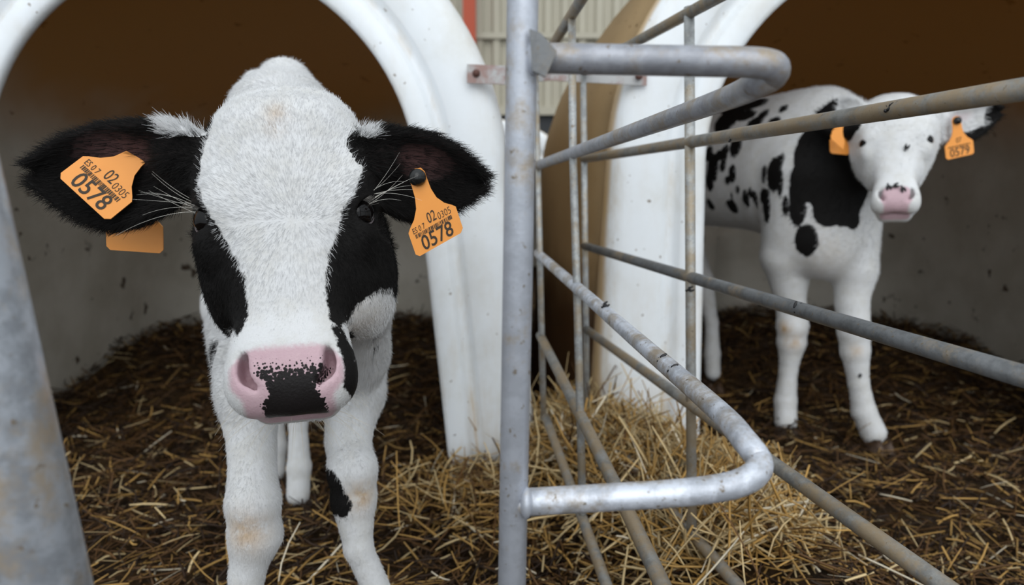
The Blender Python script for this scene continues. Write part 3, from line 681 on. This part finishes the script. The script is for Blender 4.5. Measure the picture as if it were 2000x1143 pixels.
    for ec in eyec:
        de_ = np.linalg.norm(root_p - ec, axis=1); Lh = np.where(de_ < .020 * H.k, Lh * .35, Lh)
    lift = np.where(ea, .45, .17) + rng.normal(0, .08, n); K = 4; ts = np.linspace(0, 1, K)
    pts = np.stack([root_p - nn * .0006 + (dr * t + nn * (lift * (t - .45 * t * t))[:, None]) * Lh[:, None] for t in ts], 1)
    rad = cfg['hrad'] * np.outer(rng.uniform(.7, 1.2, n), [1, .9, .65, .2])
    isb = (b_ + rng.normal(0, .0012, n)) > 0; shade = rng.uniform(.92, 1.06, (n, 1))
    col = np.where(isb[:, None], np.array(BLACKFUR) * rng.uniform(.6, 1.8, (n, 1)), np.array(WHITEFUR) * shade); col = np.where(isb[:, None], col, col * (1 - tn[:, None] * np.array([.35, .55, .72])))
    inn_ = lerp(inner); keep = ~(ea & (inn_ > .3) & (rng.random(n) < .85))
    hair_obj('fur', pts[keep], rad[keep], col[keep], root)
    return V, F, hit
def strands(roots, dirs, L, sag, rad, K=7):
    out = []
    for r, d, l, s_ in zip(roots, dirs, L, sag): out.append([r + d * l * t + s_ * l * t * t for t in np.linspace(0, 1, K)])
    out = np.array(out); return out, np.outer(np.full(len(out), rad), np.linspace(1, .25, K))

def claw_hoof(parent, c, fdir, r):
    f = nrm([fdir[0], fdir[1], 0]); s_ = np.array([-f[1], f[0], 0]); mb = MB(); Mx = np.stack([s_, f, [0, 0, 1]], 1)
    for k in (-1, 1):
        V = []; nu = 14
        for z, sc, off in ((.030, .78, -.004), (.015, .95, .002), (.0, 1.08, .008)):
            for i in range(nu):
                a = 2 * PI * i / nu; V.append(np.asarray(c) + s_ * (k * r * .48 + r * .46 * sc * math.cos(a)) + f * (off + r * .95 * sc * math.sin(a)) + np.array([0, 0, z]))
        F = [(j * nu + i, j * nu + (i + 1) % nu, (j + 1) * nu + (i + 1) % nu, (j + 1) * nu + i) for j in range(2) for i in range(nu)] + [tuple(range(nu)), tuple(range(2 * nu, 3 * nu))[::-1]]
        mb.add(V, F)
    return mb.out('hoof', HOOF, parent)

# ------------------------------------------------------------------ the near calf
H1 = Head(P(545, 162, .62), P(561, 797, .50), (.98, .17, 0.0), .985)
S = SDF(); head_sdf(S, H1)
EL = Ear(P(378, 312, .605), P(72, 338, .63), (.25, -.95, .05), .0415, sag=.010)
ER = Ear(P(705, 312, .615), P(938, 356, .665), (-.05, -1, .0), .0355, cup=.016, sag=-.006)
ear_sdf(S, EL, H1.w(-.052, .20, -.045)); ear_sdf(S, ER, H1.w(.052, .20, -.045))
fl1 = nrm([-.22, .42, 0])
S.rc(H1.w(0, .32, -.095), (-.250, .80, .575), .055, .078, .04)                 # neck
S.rc(H1.w(.047, .56, -.092), P(692, 690, .74), .034, .040, .045); S.rc(H1.w(-.022, .50, -.105), (-.25, .755, .50), .042, .058, .04)
S.ell((-.245, .785, .505), (.074, .12, .140), k=.03)                            # chest
S.rc((-.262, .85, .535), (-.362, 1.04, .535), .086, .093, .05)                  # barrel
S.rc((-.262, .85, .48), (-.36, 1.03, .470), .080, .092, .05)
S.ell((-.395, 1.12, .575), (.095, .13, .12), k=.05)                             # rump
S.ell(P(556, 238, .92), (.064, .10, .058), k=.04); S.rc(P(552, 240, .86), P(556, 166, 1.0), .040, .024, .05); S.rc(P(556, 166, 1.0), (-.395, 1.15, .64), .024, .045, .05); S.ell(P(508, 160, 1.04), (.022, .03, .016), k=.02)   # withers and back
def leg(S, pts, k=.03, f=.90):
    q = [(np.asarray(p, float), r * f) for p, r in pts]; S.chain(q[:2], k); S.chain(q[1:], .007)
kL, kR = P(497, 1025, .665), P(690, 955, .715)
footL, footR = np.array([kL[0] - .014, .645, .0]), np.array([kR[0] + .042, .70, .0])
leg(S, [(P(478, 640, .79), .048), (P(486, 770, .725), .038), (P(493, 880, .695), .0260), (kL + [0, 0, .025], .0290), (kL - [0, 0, .012], .0290), (P(482, 1125, .660), .0185), ((footL + [.0, .01, .095]), .0165), (footL + [0, 0, .058], .0225), (footL + [0, -.012, .03], .022)])
leg(S, [(P(695, 640, .83), .046), (P(690, 770, .770), .040), (P(680, 860, .745), .0270), (kR + [0, 0, .022], .0285), (kR - [0, 0, .012], .0265), (P(700, 1070, .705), .0165), ((footR + [-.006, .008, .095]), .0165), (footR + [0, 0, .058], .0225), (footR + [0, -.012, .03], .022)])
hf1 = PG(584, 1003, .02); hf2 = hf1 + [-.075, .10, 0]
for hf, sx in ((hf1, .035), (hf2, -.045)):
    hp = np.array([-.395 + sx, 1.12, .50])
    leg(S, [(hp, .066), (np.array([hp[0] + sx * .3, 1.10, .38]), .055), (np.array([hf[0], hf[1] + .075, .265]), .028), (hf + [-.004, .03, .15], .0165), (hf + [0, .012, .078], .0215), (hf + [0, .0, .035], .021)])
CALF1 = thing('calf', (-.27, .9, 0), 'near black-and-white calf facing the camera, wearing orange tags 0578', 'calf')
def spk1(q):
    l, a = q[:, 0] - .004, q[:, 1]; w = .030 - .011 * sstep(a, .89, .945) + .006 * sstep(a, .955, .985)
    return sstep(a - 1.2 * np.maximum(.02 - np.abs(l), 0) * 0 + .6 * np.maximum(np.abs(l) - .012, 0), 0.835, .955) * (1 - sstep(np.abs(l), w - .006, w + .004)) * sstep(q[:, 2], -.036, -.031)
def ear1(V, q, ie, blk, pink, inner, cfg):
    blk[ie] = .02
    for E in cfg['ears']:
        L = E.loc(V); near = ie & (np.linalg.norm(V - E.b - E.e * E.L * .5, axis=1) < E.L * .95)
        top = near & (L[:, 0] < (.12 if E is EL else .05)) & (L[:, 1] * (-1 if E is EL else 1) > .0195); blk[top] = -.02
        g = np.exp(-((L[:, 0] - .45) / .24) ** 2 - ((L[:, 1] + (.012 if E is EL else -.008)) / .016) ** 2) * (L[:, 2] > -.02)
        inner[near] = np.maximum(inner[near], .9 * g[near])
FACE1 = [[(398, 212), (410, 226), (404, 262), (393, 300), (388, 340), (397, 385), (414, 430), (440, 470), (466, 510), (482, 552), (485, 600), (480, 640), (466, 668), (448, 640), (428, 608), (300, 640), (250, 400), (340, 262), (380, 240)],
         [(693, 240), (704, 275), (712, 340), (697, 378), (668, 430), (650, 475), (640, 530), (637, 580), (650, 628), (664, 642), (690, 578), (735, 540), (830, 500), (830, 250), (730, 262)],
         [(650, 640), (660, 660), (668, 705), (676, 760), (690, 775), (720, 760), (690, 680), (668, 640)]]
V1, F1, hit1 = make_calf(dict(lid=DARKLID, sdf=S, head=H1, h=.0031, root=CALF1, ears=[EL, ER], flow=fl1, legz=.33, nfur=330000, hair=1.0, hrad=.00015, whorl=(H1.px(578, 432)),
    spots=[(415, 610, 12, 26), (416, 690, 10, 60), (437, 735, 10, 22), (722, 580, 20, 46), (715, 600, 14, 40), (708, 655, 7, 10), (726, 622, 8, 24), (733, 680, 6, 12), (738, 655, 6, 12), (638, 925, 34, 46), (648, 960, 34, 48), (664, 985, 20, 26), (560, 1, 1, 1)],
    tan=[(480, 1040, 34, .8), (705, 970, 26, .85), (690, 640, 70, .25), (540, 222, 20, .5), (536, 252, 16, .45)], face=FACE1, pink=(.825, .047), spk=spk1, earcol=ear1))
for hf in (hf1, hf2): claw_hoof(CALF1, hf + [0, 0, -.015], (.2, -1), .027)
for f_ in (footL, footR): claw_hoof(CALF1, f_ + [0, 0, .0], (0, -1), .027)
LN = tag_lines('0578')
def pxdir(p, dx, dy, Y): return nrm(P(p[0] + dx, p[1] + dy, Y) - P(p[0], p[1], Y))
s_ = P(816, 347, .590); ear_tag(CALF1, s_, pxdir((814, 347), .87, -.50, .59), pxdir((814, 347), .32, .95, .59), (-.1, -1, .0), LN, 'orange tag 0578 in the calf\'s ear beside the white flange', scale=.87)
s_ = P(290, 288, .622); ear_tag(CALF1, s_, pxdir((279, 296), .73, .685, .57), nrm(pxdir((279, 296), -.64, .77, .57) + [0, -.55, 0]), (.2, -1, .1), LN, 'tilted orange tag 0578 lying inside the ear', scale=1.02, button=False)
s_ = P(260, 349, .665); ear_tag(CALF1, s_, pxdir((258, 338), 1, .07, .665), pxdir((258, 338), .03, 1, .665), (.1, -1, 0), None, 'blank orange back plate hanging below the ear', button=False, scale=1.02)
# long white lashes and chin whiskers
R_, D_, L_, G_ = [], [], [], []
for k in range(20):
    s_ = random.choice((-1, 1)); e = H1.w(s_ * .070, .36 + random.uniform(0, .05), -.016)
    R_.append(e); D_.append(nrm(H1.l * s_ * random.uniform(.5, 1.0) + H1.n * random.uniform(.2, .7) + H1.a * random.uniform(-.5, .15))); L_.append(random.uniform(.03, .06)); G_.append(H1.a * random.uniform(-.35, .4))
pts, rad = strands(R_, D_, L_, G_, .00016); hair_obj('eye_whisker', pts, rad, np.tile((.75, .72, .66), (len(pts), 1)), CALF1)
R_, D_, L_, G_ = [], [], [], []
for k in range(90):
    s_ = random.uniform(-1, 1); R_.append(H1.w(s_ * .040, random.uniform(.86, 1.02), -.055 - random.uniform(0, .025))); D_.append(nrm(H1.l * s_ * 1.3 + H1.a * random.uniform(.3, 1) + H1.n * random.uniform(-.4, .3))); L_.append(random.uniform(.015, .04)); G_.append(np.array([0, 0, -.3]))
pts, rad = strands(R_, D_, L_, G_, .00013); hair_obj('chin_whisker', pts, rad, np.tile((.62, .56, .46), (len(pts), 1)), CALF1)
R_, D_, L_, G_ = [], [], [], []
for s_ in (-1, 1):
    for k in range(16):
        t = (k / 15 - .5) * 1.5; R_.append(H1.w(s_ * .066, .398 - .01 * math.cos(t), -.0150 + .011 * math.sin(t))); D_.append(nrm(H1.l * s_ * .8 + H1.n * (.5 + .5 * math.sin(t)) + H1.a * .25)); L_.append(random.uniform(.010, .016)); G_.append(H1.a * -.2)
pts, rad = strands(R_, D_, L_, G_, .00016); hair_obj('eyelash', pts, rad, np.tile((.5, .47, .43), (len(pts), 1)), CALF1)

# ------------------------------------------------------------------ the far calf
H2 = Head(P(1750, 178, 1.36), P(1751, 405, 1.23), (.87, -.42, 0.02), .77)
S = SDF(); head_sdf(S, H2, 0.0)
EL2 = Ear(P(1682, 230, 1.37), P(1600, 228, 1.44), (0, -1, .15), .036, cup=.014)
ER2 = Ear(P(1818, 238, 1.36), P(1950, 218, 1.36), (-.25, -1, -.15), .040, cup=.014, sag=-.006)
ear_sdf(S, EL2, H2.w(-.052, .20, -.045)); ear_sdf(S, ER2, H2.w(.052, .20, -.045))
fl2 = nrm([-.53, .85, 0]); ax = np.array([-.53, .85, 0]); ct = np.array([.705, 1.575, 0])
sidev = np.array([-.85, -.53, 0])          # the flank we see
def bp(t, s_, z): return ct + ax * t + sidev * s_ + np.array([0, 0, z])
S.rc(H2.w(0, .28, -.095), bp(.0, 0, .66), .066, .100, .05)
S.ell(bp(.01, 0, .580), (.118, .12, .185), k=.06)
S.rc(P(1612, 480, 1.50), bp(.02, 0, .60), .070, .10, .08)
S.rc(bp(.10, 0, .635), bp(.50, 0, .635), .130, .130, .06)
S.rc(bp(.12, 0, .585), bp(.48, 0, .60), .115, .115, .06)
S.rc(bp(.0, 0, .735), bp(.5, 0, .745), .045, .045, .07)
S.ell(bp(.58, 0, .64), (.12, .13, .13), k=.06)
gL, gR = PG(1532, 842, .0), PG(1706, 868, .0)
def yat(px, py, g): return P(px, py, g)
leg(S, [(bp(-.01, .075, .60), .085), (P(1537, 500, 1.55), .060), (P(1544, 590, 1.555), .034), (P(1548, 635, 1.55), .0355), (P(1546, 668, 1.555), .0330), (P(1540, 722, 1.56), .0205), (P(1534, 782, 1.565), .0260), (gL + [0, -.004, .026], .0265)], .03, .95)
leg(S, [(bp(-.03, -.06, .58), .075), (P(1668, 530, 1.50), .050), (P(1664, 590, 1.49), .036), (P(1668, 645, 1.48), .0355), (P(1670, 685, 1.48), .0310), (P(1677, 748, 1.48), .0220), (P(1687, 803, 1.48), .0265), (gR + [-.003, .0, .028], .0290)], .03, .95)
h2a = PG(1391, 752, .03); h2b = h2a + [-.19, -.10, 0]
for hf, sx in ((h2a, -.06), (h2b, .06)):
    hp = bp(.55, sx, .56); leg(S, [(hp, .09), (bp(.50, sx * 1.1, .44), .060), (np.array([hf[0] - .02, hf[1] + .06, .32]), .030), (hf + [-.0, .03, .17], .0190), (hf + [0, .012, .085], .0235), (hf + [0, .0, .035], .0225)])
CALF2 = thing('calf', (.66, 1.65, 0), 'far white-faced calf with black neck patch, tagged 0579, behind the fence', 'calf')
def ear2(V, q, ie, blk, pink, inner, cfg):
    L = ER2.loc(V); nr = ie & (np.linalg.norm(V - ER2.b - ER2.e * ER2.L * .5, axis=1) < ER2.L)
    wd = ER2.wm * np.interp(np.clip(L[:, 0], 0, 1), [a for a, _ in ER2.pr], [b for _, b in ER2.pr])
    v = np.maximum((L[:, 0] - .80) * ER2.L, (np.abs(L[:, 1]) - wd * .72) * 1.0); v = np.where(L[:, 2] < -.012, .01, v); v = np.where(L[:, 0] < .3, -.02, v); blk[nr] = v[nr]
    pink[nr] = np.clip(.5 * np.exp(-((L[nr, 0] - .4) / .3) ** 2 - (L[nr, 1] / .014) ** 2), 0, .6)
    L = EL2.loc(V); nl = ie & ~nr; v = np.where(L[:, 0] > .62, .01, -.01); v = np.where((L[:, 1] > .018), .008, v); blk[nl] = v[nl]
def spk2(q): return sstep(q[:, 1], .90, .95) * .22 * (1 - sstep(np.abs(q[:, 0]), .018, .03)) * sstep(q[:, 2], -.05, -.036)
SP2 = [(1420, 235, 22, 28), (1395, 330, 8, 22), (1412, 320, 7, 14), (1388, 400, 7, 18), (1384, 300, 8, 14), (1492, 340, 6, 14), (1535, 400, 5, 18), (1530, 212, 8, 7), (1455, 225, 22, 10), (1440, 210, 30, 14), (1468, 203, 30, 10), (1408, 262, 12, 22), (1475, 240, 16, 12), (1490, 225, 10, 12), (1512, 238, 12, 9), (1437, 285, 12, 20), (1415, 300, 8, 16), (1392, 318, 10, 14), (1404, 305, 8, 10), (1386, 352, 8, 22), (1430, 340, 8, 16), (1421, 352, 6, 8),
       (1510, 340, 14, 28), (1522, 320, 8, 24), (1524, 355, 6, 26), (1431, 404, 12, 14), (1441, 370, 4, 9), (1429, 383, 3, 7), (1457, 390, 7, 22), (1466, 378, 4, 10), (1475, 388, 6, 16), (1494, 385, 14, 14), (1497, 405, 10, 28),
       (1650, 415, 26, 22), (1672, 385, 16, 40), (1665, 430, 14, 14), (1585, 275, 20, 30), (1550, 348, 5, 12), (1549, 375, 7, 26), (1558, 410, 13, 28), (1575, 470, 18, 26), (1600, 250, 24, 30), (1600, 300, 36, 48), (1625, 330, 52, 40), (1590, 345, 34, 30), (1640, 380, 44, 42), (1622, 410, 26, 26), (1660, 400, 22, 30), (1665, 340, 22, 40), (1575, 372, 18, 20), (1610, 230, 14, 20), (1718, 428, 6, 6), (1680, 733, 3, 4)]
V2, F2, hit2 = make_calf(dict(lid=PALELID, sdf=S, head=H2, h=.0042, root=CALF2, ears=[EL2, ER2], flow=fl2, legz=.36, nfur=90000, hair=.95, hrad=.00030, whorl=(0, .40),
    spot=1.15, eye=1.35, spots=SP2, tan=[(1532, 642, 12, 1.0), (1550, 668, 16, .7), (1672, 685, 12, .5), (1440, 460, 60, .7), (1395, 465, 50, .9), (1480, 468, 30, .6), (1610, 490, 60, .15)], face=[[(1835, 205), (1850, 210), (1850, 215), (1835, 212)]], pink=(.83, .036), spk=spk2, earcol=ear2))
for hf in (h2a, h2b): claw_hoof(CALF2, hf + [0, 0, -.02], (.3, -1), .028)
claw_hoof(CALF2, gL + [0, -.006, -.010], (.0, -1), .0255); claw_hoof(CALF2, gR + [.005, -.012, -.010], (.25, -1), .027)
s_ = P(1868, 236, 1.335); ear_tag(CALF2, s_, pxdir((1868, 236), .97, -.22, 1.33), pxdir((1868, 236), .1, 1, 1.33), (-.4, -1, 0), [('0579', 0, -.0590, .0225, .86, .0002), ('07', 0, -.0370, .0135, .8, 0), ('bar', -.0490, .0030)], 'orange tag 0579 in the outstretched ear')
s_ = P(1644, 238, 1.355); ear_tag(CALF2, s_, pxdir((1640, 240), .55, .5, 1.4), pxdir((1640, 240), -.2, .9, 1.4), (-.2, -1, 0), None, 'small tilted orange tag on the turned-back ear', scale=.62, button=False)
s_ = P(1638, 232, 1.385); ear_tag(CALF2, s_, pxdir((1637, 228), 1, .1, 1.385), pxdir((1637, 228), .02, 1, 1.385), (-.2, -1, 0), None, 'blank orange back plate below the turned-back ear', scale=1.0, button=False, w=.019)

# ------------------------------------------------------------------ flies
FLY = plain('fly_black', (0.012, 0.011, 0.012), 0.4)
def fly(p, label, up=(0, -.4, .9), s_=1.0, group=None):
    u = nrm(up); a = random.uniform(0, 2 * PI); t = nrm(np.cross(u, [math.cos(a), math.sin(a), .3])); w = np.cross(u, t); Mx = np.stack([t, w, u], 1); mb = MB()
    p = np.asarray(p) + u * .0014 * s_
    mb.ell(p, np.array((.0032, .0018, .0018)) * s_, Mx, 10, 6); mb.ell(p + t * .0038 * s_, np.array((.0013, .0015, .0013)) * s_, Mx, 8, 5)
    for k in (-1, 1):
        mb.ell(p - t * .0026 * s_ + w * k * .0022 * s_ + u * .001 * s_, np.array((.0036, .0014, .0003)) * s_, Mx, 8, 4)
        for j in (-1, 0, 1): mb.tube([p + t * j * .0012 * s_, p + w * k * .0034 * s_ + t * j * .002 * s_ - u * .0018 * s_], .00025 * s_, 5)
    tag(mb.out('fly', FLY, origin=p), label, 'fly', group)
def onrail(px, py, f, off=.0075): q = f(px, py); return q
for px, py, lb in ((1131, 567, 'black fly on the lower looped rail at its crossing with the second upright'), (1168, 600, 'black fly upper of the pair partway down the lower looped rail'), (1191, 618, 'black fly lower of the pair partway down the lower looped rail'), (1181, 597, 'black fly on the top edge of the lower looped rail'),
                   (1293, 702, 'large black fly on the thickening part of the lower looped rail'), (1314, 722, 'large black fly just ahead of another on the lower looped rail')):
    q = f1(px, py); fly(q + nrm(CAMP - q) * .0085, lb, nrm(CAMP - q), 1.0 if px < 1250 else 1.05)
for px, py, lb in ((1429, 270, 'black fly on the upper straight rail near the calf\'s back'), (1556, 602, 'black fly on the middle straight rail above the calf\'s front leg'), (1740, 212, 'black fly on the upper straight rail before the calf\'s forehead'), (1346, 566, 'black fly on the upright next to the white hutch flange')):
    q = f2(px, py); fly(q + nrm(CAMP - q) * .0075, lb, nrm(CAMP - q), 1.1)
for px, py, lb in ((1770, 289, 'fly between the white-faced calf\'s eyes'), (1735, 364, 'first fly above the pink nose'), (1748, 363, 'second fly above the pink nose'), (1765, 176, 'fly on top of the white-faced calf\'s head'), (1763, 368, 'fly at the top edge of the pink nose')):
    q = hit2(px, py)
    if q is not None: fly(q + nrm(CAMP - q) * .003, lb, nrm(CAMP - q), 1.25)
